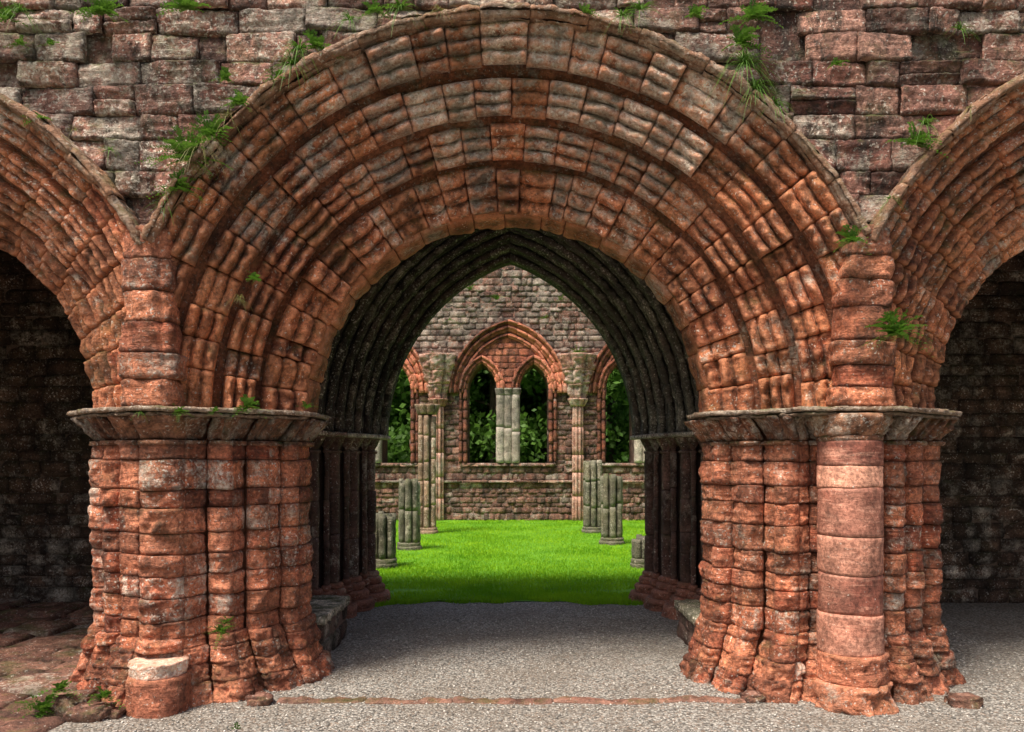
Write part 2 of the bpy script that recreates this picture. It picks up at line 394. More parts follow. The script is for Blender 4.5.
for p,O in ((p1,OL),(p2,OR)):
    B=MB()
    cx=sum(q[0] for q in O)/len(O); cy=sum(q[1] for q in O)/len(O)
    slab(B,[(cx+(x-cx)*0.95,cy+(y-cy)*0.93) for x,y in O],1.887,1.908,(0.4,0.3,0.55))
    slab(B,O,1.913,1.943,(0.6,0.55,0.95))
    B.obj('impost',M['abacus'],p,label='thin moulded impost slab, dark with lichen on its edge')
def cyl_blocks(B,cx,cy,rad,z0,z1,nb,n=40,g=0.012,amp=0.004,lich=0.2,lo=0.8,hi=1.15,flare=lambda z:0,nt=10,ridge=None,jit=0.15,tn0=None,wav=0.0):
    def fn(s,t,off):
        r=rad+off+flare(t); a=2*pi*s; return (cx+r*math.cos(a),cy+r*math.sin(a),t)
    ed=mkedges(z0,z1,nb,jit)
    for k in range(nb):
        tn=tn0 or tint(lich,lo,hi); a,b=ed[k],ed[k+1]; P=[]; bo=random.uniform(-1,1)*0.004; ox,oy=random.uniform(-1,1)*g*0.4,random.uniform(-1,1)*g*0.4
        for j,tt in enumerate(samples(nt,0.01)):
            t=a+(b-a)*tt; dt=min(tt,1-tt)*(b-a); row=[]
            for i in range(n+1):
                s=i/n; off=bo-g*(1-min(dt/0.02,1))**2-(0.03 if tt in(0,1) else 0)
                if ridge: off+=ridge(s)
                p=fn(s%1.0,t,0); off+=amp*(nz(p,7)+0.6*nz(p,19)+0.4*nz(p,45))*1.5
                q=fn(s%1.0,t,off); row.append((q[0]+ox,q[1]+oy,q[2]+wav*nz((q[0],q[1],round(t,1)),5)))
            P.append(row)
        B.grid(P,tn)
    B.poly(P[-2][:-1],tn)
B=MB()
zz=[0.33,0.60,0.86,1.10,1.42,1.56,1.725]
for k,(tn) in enumerate([(0.5,0.1,1.0),(0.1,0.05,0.8),(0.6,0.2,1.0),(0.05,0.0,0.85),(1.0,0.3,1.45),(0.1,0.0,0.9)]):
    cyl_blocks(B,2.235,5.27,0.203,zz[k],zz[k+1],1,n=64,g=0.004,tn0=tn,amp=0.003,nt=14,wav=0.012)
B.obj('round_shaft',M['column'],p2,label='smooth round shaft of banded pink sandstone drums')
B=MB(); cyl_blocks(B,2.235,5.27,0.205,1.72,1.76,1,n=64,amp=0.008,g=0.01,tn0=(0.2,0.4,0.8))
cyl_blocks(B,2.235,5.28,0.185,1.755,1.90,1,n=64,amp=0.022,lich=0.4,flare=lambda z:0.06*max(0,(z-1.76)/0.14),ridge=lambda s:0.02*abs(math.sin(7*pi*s)),nt=12)
B.obj('shaft_capital',M['cap'],p2)
B=MB()
cyl_blocks(B,2.235,5.25,0.225,-0.02,0.16,1,amp=0.03,g=0.02,n=64,lo=0.8,hi=1.1,flare=lambda z:0.04*max(0,1-z/0.16),nt=12)
cyl_blocks(B,2.235,5.26,0.215,0.155,0.345,1,amp=0.018,g=0.012,n=64,lo=0.85,hi=1.05,nt=14)
B.obj('shaft_base',M['pier'],p2)
B=MB(); cyl_blocks(B,-2.27,5.12,0.175,-0.02,0.23,1,amp=0.010,g=0.004,tn0=(0.1,0.0,0.85),n=64,nt=14,flare=lambda z:0.02-0.05*z)
cyl_blocks(B,-2.27,5.12,0.17,0.222,0.32,1,amp=0.016,tn0=(1.0,0.95,1.45),n=64,g=0.005,nt=12)
B.obj('shaft_base',M['pier'],p1,label='worn round shaft base with a pale broken top')
for xs_,p,hw in ((XL+0.01,p1,0.17),(XR-0.0,p2,0.18)):
    B=MB(); z=1.945
    B.box(xs_-0.13,xs_+0.13,5.20,5.6,1.93,2.98,(0.3,0.2,0.6))
    while z<3.0:
        h=random.uniform(0.12,0.24); tz=(z-1.945)/1.1; w=hw*random.uniform(0.94,1.08)*(1-0.25*tz); yb=5.125+0.01*tz+random.uniform(-0.004,0.004)
        dx=random.uniform(-0.015,0.015); x0,z0,h0,w0=xs_+dx-w,z,h,2*w
        nrr=random.choice((2,3,3))
        def fn(s,t,off):
            a=pi*(1-s); return (x0+w0/2+(w0/2+off*abs(math.cos(a)))*math.copysign(abs(math.cos(a))**0.6,math.cos(a)),yb+0.25-(0.25+off)*abs(math.sin(a))**0.35,z0+h0*t+0.02*math.sin(x0*5)*(s-0.5))
        blocks_row(B,fn,0,1,1,w0+0.3,h0,ridges(nrr,0.030,0.65),ns=32,nt=12,g=0.014,gs=0,r=0.014,amp=0.010,boff=0.004,lich=0.2,lo=0.7,hi=1.25,skirt=0.012,strat=0.008)
        z+=h
    B.obj('springer',M['pier'],p)
# ------------------------------------------------------------ wall builder
def ashlar(B,org,ux,nrm,W,z0,z1,hs=(0.16,0.2,0.24),ws=(0.25,0.35,0.45),lich=0.4,lo=0.6,hi=1.15,res=(6,5),skip=None,amp=0.012):
    z=z0
    while z<z1:
        h=min(random.choice(hs),z1-z+0.01); x=-random.random()*0.2
        while x<W:
            w=random.choice(ws)*random.uniform(0.85,1.15); a,b=max(x,0),min(x+w,W)
            if b-a>0.02:
                z_,h_=z,h
                def fn(s,t,off):
                    u=a+(b-a)*s
                    return (org[0]+ux[0]*u+nrm[0]*off,org[1]+ux[1]*u+nrm[1]*off,z_+h_*t)
                blocks_row(B,fn,0,1,1,b-a,h,lambda s:0.0,ns=res[0],nt=res[1],g=0.018,r=0.02,amp=amp,boff=0.012,lich=lich,lo=lo,hi=hi,skirt=0.03)
            x+=w
        z+=h
rng=empty('passage_range',(0,7.5,0),'dark stone passage range behind the arcade with roofed side rooms','building')
for sgn in (-1,1):
    B=MB()
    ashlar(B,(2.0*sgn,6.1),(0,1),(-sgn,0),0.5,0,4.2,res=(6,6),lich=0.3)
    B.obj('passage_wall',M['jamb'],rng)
RT=4.22
B=MB()
for sgn in (-1,1):
    a,b=sorted((2.07*sgn,2.9*sgn)); B.box(a,b,6.13,9.3,0,RT,(0.3,0.3,0.8))
    a,b=sorted((2.9*sgn,8.0*sgn)); B.box(a,b,8.93,9.3,0,RT,(0.3,0.3,0.8))
    a,b=sorted((8.0*sgn,8.3*sgn)); B.box(a,b,5.35,9.3,0,RT,(0.3,0.3,0.8))
B.box(-8.3,8.3,6.13,9.3,RT,RT+0.1,(0.3,0.5,0.8))
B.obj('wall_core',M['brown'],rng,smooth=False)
for x0 in (-8,2.9):
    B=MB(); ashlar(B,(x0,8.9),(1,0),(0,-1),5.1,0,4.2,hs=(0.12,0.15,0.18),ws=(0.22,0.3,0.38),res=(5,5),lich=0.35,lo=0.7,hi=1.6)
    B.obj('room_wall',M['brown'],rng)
# pointed doorway
door=empty('pointed_doorway',(-0.02,8.4,0),'deep dark pointed doorway with many nested roll mouldings','doorway')
DX,DA,DH,DZ=-0.02,1.42,2.02,1.86
def pointed(u,off,a=DA,h=DH,xc=DX,zs=DZ):
    R=(a*a+h*h)/(2*a); ro=R+off
    cx=R-a
    tm=math.acos(cx/ro); t=tm*(1-abs(u)); sg=1 if u>0 else -1
    return xc+sg*(-cx+ro*math.cos(t)),zs+ro*math.sin(t)
NR=12
B=MB()
orders=[(i*0.056,9.0-i*0.21) for i in range(NR)]
def torus(B,off,Y,rad,lo,hi):
    for side in (-1,1):
        def fn(s,t,o):
            a=2*pi*s; rr=rad+o
            x,z=pointed(side*t,off+rr*math.cos(a)); return (x,Y+rr*math.sin(a),z)
        blocks_row(B,fn,0.0001,1.0,11,1.0,2.5,lambda s:0.0,ns=11,nt=9,g=0.010,gs=0.0,r=0.02,amp=0.009,boff=0.005,lich=0.4,lo=lo,hi=hi,skirt=0.0,jit=0.3,nscale=12)
for i,(o,y) in enumerate(orders):
    yb=9.28 if i==0 else orders[i-1][1]
    us=[-1+2*k/60 for k in range(61)]
    B.grid([[(pointed(u,o)[0],yb+0.0,pointed(u,o)[1]),(pointed(u,o)[0],y,pointed(u,o)[1])] for u in us],(0.1,0.1,0.4))
    o2=orders[i+1][0] if i+1<NR else o+0.08
    B.grid([[(pointed(u,o)[0],y,pointed(u,o)[1]),(pointed(u,o2)[0],y,pointed(u,o2)[1])] for u in us],(0.1,0.1,0.4))
    torus(B,o+0.015,y-0.005,0.038,0.8,1.9)
    torus(B,o+0.004,y+0.10,0.022,0.6,1.3)
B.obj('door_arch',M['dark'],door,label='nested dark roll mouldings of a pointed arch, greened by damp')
JO=0.12
for sgn in (-1,1):
    J=MB();C=MB();K=MB()
    for i in (0,2,4,6,8,10):
        o,y=orders[i]
        xx=DX+sgn*(DA+JO+o+0.04)
        for (dx,dy,rad) in ((0,0,0.060),(0.03,-0.20,0.030),(0.05,-0.12,0.024)):
            cyl_blocks(J,xx+sgn*dx,y+dy,rad,0.34,1.70,3,n=18,g=0.006,amp=0.005,lich=0.15,lo=0.6,hi=1.6,nt=10)
            cyl_blocks(C,xx+sgn*dx,y+dy,rad*1.35,1.67,1.70,1,n=20,g=0.01,amp=0.002,nt=5,lo=0.8,hi=1.5)
            cyl_blocks(C,xx+sgn*dx,y+dy,rad*0.95,1.70,1.84,1,n=20,g=0.005,amp=0.006,nt=8,flare=lambda z:0.55*max(0,z-1.72),lo=0.9,hi=1.6)
            cyl_blocks(K,xx+sgn*dx,y+dy,rad*1.6,0.29,0.35,1,n=24,g=0.015,amp=0.006,nt=6)
            cyl_blocks(K,xx+sgn*dx,y+dy,rad*2.0,0.21,0.29,1,n=24,g=0.02,amp=0.008,nt=6)
            if rad>0.05:
                cyl_blocks(K,xx,y,0.165,0.11,0.21,1,n=32,g=0.02,amp=0.012,nt=6)
                cyl_blocks(K,xx,y,0.235,-0.02,0.12,1,n=36,g=0.02,amp=0.018,nt=6)
    pts=[(DX+sgn*(DA-0.03),9.26),(DX+sgn*(DA-0.03),8.88),(DX+sgn*(DA+0.60),6.52),(sgn*2.12,6.52),(sgn*2.12,9.26)]
    if sgn<0: pts=pts[::-1]
    slab(C,pts,1.835,1.875,(0.9,0.7,1.8),0.6)
    pts=[(DX+sgn*(DA+JO+0.09),9.28),(DX+sgn*(DA+JO+0.10),9.0),(DX+sgn*(DA+JO+0.74),6.66),(sgn*2.2,6.6),(sgn*2.2,9.28)]
    if sgn<0: pts=pts[::-1]
    J.prism(pts,0,1.85,(0.1,0.1,0.3))
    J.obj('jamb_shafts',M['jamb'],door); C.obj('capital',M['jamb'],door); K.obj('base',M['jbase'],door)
B=MB()
us=[-1+2*i/60 for i in range(61)]
for Y,off in ((6.66,0.67),(9.29,0.0)):
    pr=[pointed(u,off) for u in us]
    B.grid([[(x,Y,min(z,RT)),(x,Y,RT+0.02)] for x,z in pr],(0.3,0.4,0.7))
    for sgn in (-1,1):
        xa=DX+sgn*(DA+off); B.grid([[(xa,Y,1.87),(xa,Y,RT+0.02)],[(sgn*2.14,Y,1.87),(sgn*2.14,Y,RT+0.02)]],(0.3,0.4,0.7))
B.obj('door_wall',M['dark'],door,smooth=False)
for sgn,zz_ in ((-1,0.30),(1,0.26)):
    cx=sgn*1.66; e=empty('stone_bench',(cx,6.75,0),'low worn grey stone bench slab beside the passage wall','bench','stone benches lining the passage')
    B=MB()
    slab(B,[(cx-0.19,6.25),(cx+0.19,6.25),(cx+0.19,7.25),(cx-0.19,7.25)] ,zz_,zz_+0.07,(0.5,0.6,2.0))
    B.obj('bench_top',M['grey'],e)
    B=MB(); B.box(cx-0.15,cx+0.15,6.3,7.2,0,zz_+0.01,(0.3,0.3,0.7)); ashlar(B,(cx-sgn*0.16,6.28),(0,1),(-sgn,0),0.95,0,zz_,hs=(0.15,),res=(5,5)); ashlar(B,(cx-0.17,6.28),(1,0),(0,-1),0.34,0,zz_,hs=(0.15,),res=(5,5))
    B.obj('bench_support',M['jamb'],e)
# ------------------------------------------------------------ far wall
FY=20.9
far=empty('ruined_gable_wall',(0,21,0),'tall ruined stone wall with pairs of pointed lancet windows','ruined wall')
WIN=[]
PAIRS=[-3.72,-0.105,3.52]
for c in PAIRS:
    for d in (-0.68,0.68): WIN.append((c+d-0.38,c+d+0.38,1.52,3.45,4.12))
def opening(x,z,grow=0.0):
    for x0,x1,zs,zp,za in WIN:
        c=(x0+x1)/2;a=(x1-x0)/2+grow;h=za-zp+grow
        if abs(x-c)<a and z>zs-grow*0.3:
            if z<zp: return True
            R=(a*a+h*h)/(2*a)
            if math.hypot(abs(x-c)+(R-a),z-zp)<R: return True
    return False
B=MB(); z=0
W0,W1=-6.2,6.2
while z<7.9:
    h=random.choice((0.10,0.13,0.16,0.20)); x=W0-random.random()*0.2
    while x<W1:
        w=random.choice((0.15,0.24,0.34))*random.uniform(0.8,1.2)
        out=[]; n=6; run=None
        xs_=[x+w*i/n for i in range(n+1)]
        for i in range(n):
            mid=(xs_[i]+xs_[i+1])/2
            ok=not (opening(mid,z+h/2,0.0) or opening(mid,z+0.02,0) or opening(mid,z+h-0.02,0))
            if ok and run is None: run=xs_[i]
            if (not ok) and run is not None: out.append((run,xs_[i])); run=None
        if run is not None: out.append((run,xs_[-1]))
        ragged=7.2+0.6*math.sin(x*0.9)+0.3*math.sin(x*2.7)
        if z<ragged:
            for a,b in out:
                z_,h_=z,h
                def fn(s,t,off): return (a+(b-a)*s,FY-off,z_+h_*t)
                blocks_row(B,fn,0,1,1,b-a,h,lambda s:0.0,ns=4,nt=4,g=0.010,r=0.015,amp=0.010,boff=0.014,lich=0.25+0.35*ss(3.0,5.0,z),lo=0.5,hi=1.35,skirt=0.015)
        x+=w
    z+=h
B.obj('wall_masonry',M['far'],far,label='reddish brown masonry speckled with white lichen')
B=MB()
nx=620; dx=(W1-W0)/nx
for Y in (FY+0.02,FY+1.0):
    for i in range(nx):
        x=W0+dx*(i+0.5); xa,xb=W0+dx*i,W0+dx*(i+1)
        w=None
        for q in WIN:
            if q[0]<x<q[1]: w=q
        top=6.8+0.5*math.sin(x*0.9)
        if w:
            c=(w[0]+w[1])/2;a=(w[1]-w[0])/2;h=w[4]-w[3];R=(a*a+h*h)/(2*a)
            def zt(xx): return w[3]+math.sqrt(max(0,R*R-(abs(xx-c)+R-a)**2))
            B.poly([(xa,Y,0),(xb,Y,0),(xb,Y,w[2]),(xa,Y,w[2])],(0.4,0.4,0.8))
            B.poly([(xa,Y,zt(xa)),(xb,Y,zt(xb)),(xb,Y,top),(xa,Y,top)],(0.4,0.4,0.8))
        else: B.poly([(xa,Y,0),(xb,Y,0),(xb,Y,top),(xa,Y,top)],(0.4,0.4,0.8))
for (x0,x1,zs,zp,za) in WIN:
    c=(x0+x1)/2;a=(x1-x0)/2;h=za-zp
    pr=[(x0,zs),(x0,zp)]+[ (pointed(-1+2*i/16,0,a,h,c,zp)) for i in range(1,16)]+[(x1,zp),(x1,zs),(x0,zs)]
    B.grid([[(x,FY-0.02,z),(x,FY+1.0,z)] for x,z in pr],(0.5,0.3,0.8))
B.obj('wall_core',M['far'],far,smooth=False)
def ptsweep(B,xc,a,h,zs,width,Y,dep,nb,mat_l=0.15,lo=0.8,hi=1.2):
    for (o0,y0,o1,y1) in ([(0.0,Y,width*0.5,Y-dep*0.6),(width*0.5,Y-dep*0.6,width,Y-dep),(width,Y-dep,width+0.01,Y)]):
        L=math.hypot(o1-o0,y1-y0)
        nO,nY=(y1-y0)/L,-(o1-o0)/L
        for side in (-1,1):
            def fn(s,t,off):
                x,z=pointed(side*t,o0+(o1-o0)*s+nO*off,a,h,xc,zs); return (x,y0+(y1-y0)*s+nY*off,z)
            blocks_row(B,fn,0.0001,1,nb,L,a*1.5,ridges(1,0.03,0.7),ns=5,nt=4,g=0.008,r=0.03,amp=0.006,boff=0.006,lich=mat_l,lo=lo,hi=hi,skirt=0.01)
for pi_,c in enumerate(PAIRS):
    w=empty('window',(c,FY,1.5),'pair of red moulded lancets under one pointed enclosing arch',parent=far)
    B=MB(); ptsweep(B,c,1.26,1.60,3.35,0.14,FY,0.14,9); 
    ptsweep(B,c,1.13,1.46,3.35,0.08,FY-0.01,0.08,9,lo=0.6,hi=1.1)
    ptsweep(B,c,1.42,1.78,3.35,0.10,FY,0.20,9,lo=0.5,hi=0.9,mat_l=0.4)
    B.obj('enclosing_arch',M['farred'],w)
    B=MB()
    z=3.4
    while z<4.95:
        hh_=random.choice((0.14,0.19,0.23)); x=c-1.2
        while x<c+1.2:
            ww_=random.uniform(0.15,0.32)
            xm=x+ww_/2; R=(1.24**2+1.60**2)/(2*1.24)
            if math.hypot(abs(xm-c)+R-1.24,z+hh_/2-3.35)<R-0.03 and not opening(xm,z+hh_/2,0.10) and not opening(x,z+hh_/2,0.02) and not opening(x+ww_,z+hh_/2,0.02):
                xx_,zz_=x,z
                blocks_row(B,(lambda s,t,off:(xx_+ww_*s,FY-0.03-off,zz_+hh_*t)),0,1,1,ww_,hh_,lambda s:0,ns=5,nt=5,g=0.004,r=0.02,lich=0.15,amp=0.006,skirt=0.008,boff=0.006,lo=0.6,hi=1.2)
            x+=ww_
        z+=hh_
    B.obj('tympanum',M['farred'],w,label='plain red stone blocks filling the window head')
    B=MB()
    for d in (-0.68,0.68):
        ptsweep(B,c+d,0.38,0.67,3.45,0.09,FY+0.02,0.11,5); ptsweep(B,c+d,0.47,0.76,3.45,0.10,FY-0.02,0.12,5,lo=0.6,hi=1.0)
        sg=1 if d>0 else -1
        for k_,(ddx,rr_) in enumerate(((0.44,0.06),(0.56,0.05))):
            xx_=c+d+sg*ddx
            def fn(s,t,off):
                a_=pi*s; return (xx_-math.cos(a_)*(rr_+off),FY+0.0-math.sin(a_)*(rr_+0.03+off),t)
            blocks_row(B,fn,1.52,3.45,7,0.2,1,lambda s:0,ns=6,nt=5,g=0.008,gs=0,r=0.02,amp=0.006,lich=0.2,skirt=0.01,lo=0.6,hi=1.2)
    B.obj('frame',M['farred'],w)
    B=MB()
    for ddx in (-0.20,0.0,0.20):
        cyl_blocks(B,c+ddx,FY+0.0,0.115,1.52,3.32,2,n=24,g=0.005,amp=0.008,lich=0.3,lo=0.7,hi=1.2)
        cyl_blocks(B,c+ddx,FY+0.0,0.12,3.30,3.48,1,n=24,g=0.008,amp=0.008,lich=0.3,flare=lambda z:0.2*max(0,z-3.3),lo=0.5,hi=0.7)
    B.obj('mullion',M['pale'],w,label='pale clustered stone pillar between the two lancets')
    B=MB(); ashlar(B,(c-1.25,FY-0.07),(1,0),(0,-1),2.5,1.43,1.52,hs=(0.09,),ws=(0.5,),lich=0.4); B.box(c-1.25,c+1.25,FY-0.05,FY+0.9,1.44,1.505,(0.6,0.4,0.8))
    B.obj('sill',M['far'],w)
B=MB(); ashlar(B,(W0,FY-0.07),(1,0),(0,-1),W1-W0,1.0,1.07,hs=(0.07,),ws=(0.7,),lich=0.4); B.box(W0,W1,FY-0.06,FY-0.01,1.01,1.06,(0.5,.4,.8))
B.obj('string_course',M['far'],far)
def lob(n,A): return lambda s: A*(abs(math.sin(n*pi*s))**0.7)-A*0.4
for X in (-1.93,1.72):
    B=MB(); cyl_blocks(B,X,FY-0.05,0.12,0,3.0,5,n=48,ridge=lob(8,0.06),lich=0.3,g=0.008,nt=5)
    cyl_blocks(B,X,FY-0.05,0.16,3.0,3.2,1,n=48,ridge=lob(8,0.05),flare=lambda z:0.5*(z-3.0))
    cyl_blocks(B,X,FY-0.02,0.17,3.2,4.35,3,n=60,ridge=lob(6,0.11),flare=lambda z:0.26*(z-3.2),lich=0.4,amp=0.04,nt=14)
    B.obj('wall_shaft',M['far'],far,label='clustered wall shaft flaring into a broken vault springer')
for sgn in (-1,1):
    B=MB(); ashlar(B,(6.2*sgn,9.3),(0,1),(-sgn,0),12.2,0,2.2,res=(3,3)); B.box(*sorted((6.22*sgn,6.9*sgn)),9.3,21.5,0,2.2,(0.4,0.5,0.8))
    B.obj('low_stone_wall',M['far'],label='low ruined side wall of grey brown masonry',cat='wall',group='low side walls of the roofless hall')
def stump(X,Y,h,r,label,tall=False,mat='grey',nf=7):
    e=empty('tall_clustered_column' if tall else 'column_stump',(X,Y,0),label,'column',None if tall else 'broken clustered column stumps on the lawn')
    B=MB()
    for k in range(nf):
        a=2*pi*k/nf-pi/2; cyl_blocks(B,X+math.cos(a)*r*0.72,Y+math.sin(a)*r*0.72,r*0.26,0.14,h+random.uniform(-0.08,0.02),max(1,int(h/0.5)),n=18,g=0.006,amp=0.008,lich=0.3,lo=0.6,hi=1.5,nt=8)
    cyl_blocks(B,X,Y,r*0.60,0.1,h-0.03,1,n=24,tn0=(0.2,0.2,0.3))
    B.obj('shaft',M[mat],e)
    B=MB(); cyl_blocks(B,X,Y,r*1.10,-0.02,0.09,1,n=40,g=0.015,amp=0.01,nt=6); cyl_blocks(B,X,Y,r*1.02,0.07,0.15,1,n=40,g=0.015,amp=0.01,nt=6)
    B.obj('base',M[mat],e)
    if tall:
        B=MB(); cyl_blocks(B,X,Y,r*0.95,h-0.02,h+0.2,1,n=64,ridge=lob(8,r*0.2),flare=lambda z:0.35*(z-h),nt=8); B.obj('capital',M[mat],e)
stump(-1.82,14.1,1.27,0.20,'broken grey clustered column stump of chest height on the lawn')
stump(-1.90,11.8,0.84,0.19,'short grey green column stump standing by the doorway')
stump(1.77,17.4,1.62,0.22,'taller pale grey clustered column stump on the lawn')
stump(1.88,15.0,1.34,0.215,'grey clustered column stump with dark stained ribs')
stump(1.96,11.8,0.50,0.19,'very low broken column stump by the doorway',mat='grey')
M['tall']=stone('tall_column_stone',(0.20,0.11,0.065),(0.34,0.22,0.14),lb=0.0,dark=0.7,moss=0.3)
stump(-1.83,17.2,2.6,0.21,'tall slender clustered column with a flared capital',True,mat='tall',nf=6)
# ------------------------------------------------------------ ground
def sheet(name,x0,x1,y0,y1,z,mat,n=2,bumpy=0.0,kind='structure'):
    B=MB(); B.grid([[ (x0+(x1-x0)*i/n,y0+(y1-y0)*j/n,z+(bumpy*nz((x0+(x1-x0)*i/n,y0+(y1-y0)*j/n,0),0.9) if bumpy else 0)) for j in range(n+1)] for i in range(n+1)],(0.5,0.4,0.9))
    return B.obj(name,mat,kind=kind)
sheet('ground',-300,300,-200,500,-0.03,M['field'])
sheet('gravel_floor',-9,9,-12,9.0,0.0,M['gravel'])
sheet('lawn',-6.4,6.4,8.98,21.2,0.012,M['lawn'],n=60,bumpy=0.02)
B=MB()
x=-1.55
while x<1.5:
    w=random.uniform(0.4,0.8); x0=x
    def fn(s,t,off):
        a=pi*s; return (x0+(min(x0+w,1.55)-x0)*t,5.28+0.05*nz((x0*3+t,0,0),1)-math.cos(a)*(0.045+off),-0.004+math.sin(a)*(0.026+off))
    blocks_row(B,fn,0,1,1,0.1,w,lambda s:0,ns=9,nt=20,g=0.006,gs=0,amp=0.010,boff=0.002,skirt=0.01,lich=0.0,lo=0.7,hi=1.0)
    x+=w
B.obj('threshold_kerb',M['pave'],kind='structure')
B=MB(); y=4.0
while y<8.9:
    h=random.uniform(0.35,0.6); x=-8.5
    while x<-2.75:
        w=random.uniform(0.4,0.8); x0,y0=x,y
        w2=min(w,-2.72-x); zt=0.012+random.uniform(0,0.05)
        if w2>0.1:
            def fn(s,t,off): return (x0+w2*s,y0+h*t,zt+off)
            blocks_row(B,fn,0,1,1,w2,h,lambda s:0,ns=14,nt=12,g=0.03,r=0.03,amp=0.014,boff=0.006,lich=0.3,nscale=4,skirt=0.04)
        x+=w
    y+=h
B.obj('paving',M['pave'],kind='structure')
for (X,Y,s) in ((-2.62,4.95,0.10),(-2.82,5.08,0.13),(-2.50,4.97,0.06),(-1.66,5.24,0.07),(1.60,5.3,0.06),(2.95,5.2,0.08)):
    bm=MB(); P=[]
    for i in range(25):
        th=pi*i/24; row=[]
        for j in range(41):
            ph=2*pi*(j%40)/40
            d=Vector((math.sin(th)*math.cos(ph),math.sin(th)*math.sin(ph),math.cos(th)))
            q=Vector([math.copysign(abs(c)**0.55,c) for c in d])*s
            q*=1+0.35*noise.noise(d*1.6+Vector((X*7,Y*5,0)))+0.12*noise.noise(d*5+Vector((X*7,Y*5,0)))
            row.append((X+q.x*1.2,Y+q.y,s*0.25+q.z*0.6))
        P.append(row)
    bm.grid(P,tint(0.4)); bm.obj('fallen_stone',M['pave'],label='rough fallen sandstone lump lying at the pier foot',cat='stone',group='fallen stones around the pier feet',origin=(X,Y,0))
def fast(name,V,F,mat,colors=None,**k):
    me=bpy.data.meshes.new(name); nf=len(F); m=F.shape[1]
    me.vertices.add(len(V)); me.vertices.foreach_set('co',V.astype(np.float32).ravel())
    me.loops.add(nf*m); me.loops.foreach_set('vertex_index',F.astype(np.int32).ravel())
    me.polygons.add(nf); me.polygons.foreach_set('loop_start',np.arange(0,nf*m,m,dtype=np.int32)); me.polygons.foreach_set('loop_total',np.full(nf,m,dtype=np.int32))
    me.update(); me.validate()
    if colors is not None:
        at=me.color_attributes.new('tint','FLOAT_COLOR','POINT'); at.data.foreach_set('color',colors.astype(np.float32).ravel())
    me.materials.append(mat); o=bpy.data.objects.new(name,me); col.objects.link(o); setp(o,**k); return o
N=120000
yy=8.85+12.0*np.random.rand(N)**1.35; xx=(np.random.rand(N)*2-1)*np.minimum(6.2,0.25*yy+0.3)
yy=yy+0.07*np.sin(xx*5)+0.05*np.sin(xx*13)-0.22*(xx/1.4)**2*(yy<9.6)+0.12
hh=(0.02+0.03*np.random.rand(N)); an=np.random.rand(N)*2*pi; wd=0.004+0.0035*np.random.rand(N)+yy*0.0002
lean=(np.random.rand(N,2)-0.5)*0.05
V=np.zeros((N,3,3)); zb=0.0
V[:,0]=np.stack([xx-np.cos(an)*wd,yy-np.sin(an)*wd,np.full(N,zb)],1)
V[:,1]=np.stack([xx+np.cos(an)*wd,yy+np.sin(an)*wd,np.full(N,zb)],1)
V[:,2]=np.stack([xx+lean[:,0],yy+lean[:,1],hh+0.01],1)
fast('lawn_grass',V.reshape(-1,3),np.arange(3*N).reshape(N,3),M['blade'],kind='stuff')
N=36000
yy=3.9+5.0*np.random.rand(N)**1.1; xx=(np.random.rand(N)*2-1)*4.2
ok=(xx>-2.6); xx,yy=xx[ok],yy[ok]; N=len(xx)
sz=0.003+0.009*np.random.rand(N)**2.5; rot=np.random.rand(N)*2*pi
base=np.array([[1,0,0],[0,1,0],[-1,0,0],[0,-1,0],[0,0,0.7],[0,0,-0.4]])
V=base[None]*(1+0.5*(np.random.rand(N,6,3)-0.5))*sz[:,None,None]
c,s=np.cos(rot),np.sin(rot); X=V[:,:,0]*c[:,None]-V[:,:,1]*s[:,None]; Y=V[:,:,0]*s[:,None]+V[:,:,1]*c[:,None]
V=np.stack([X+xx[:,None],Y+yy[:,None],V[:,:,2]+0.003],2)
fb=np.array([[0,1,4],[1,2,4],[2,3,4],[3,0,4],[1,0,5],[2,1,5],[3,2,5],[0,3,5]])
F=(np.arange(N)[:,None,None]*6+fb[None]).reshape(-1,3)
g=0.12+0.48*np.random.rand(N)**1.2; C=np.stack([g*1.07,g,g*0.90,np.ones(N)],1); C=np.repeat(C[:,None],6,1).reshape(-1,4)
fast('gravel_stones',V.reshape(-1,3),F,M['pebble'],C,kind='stuff')
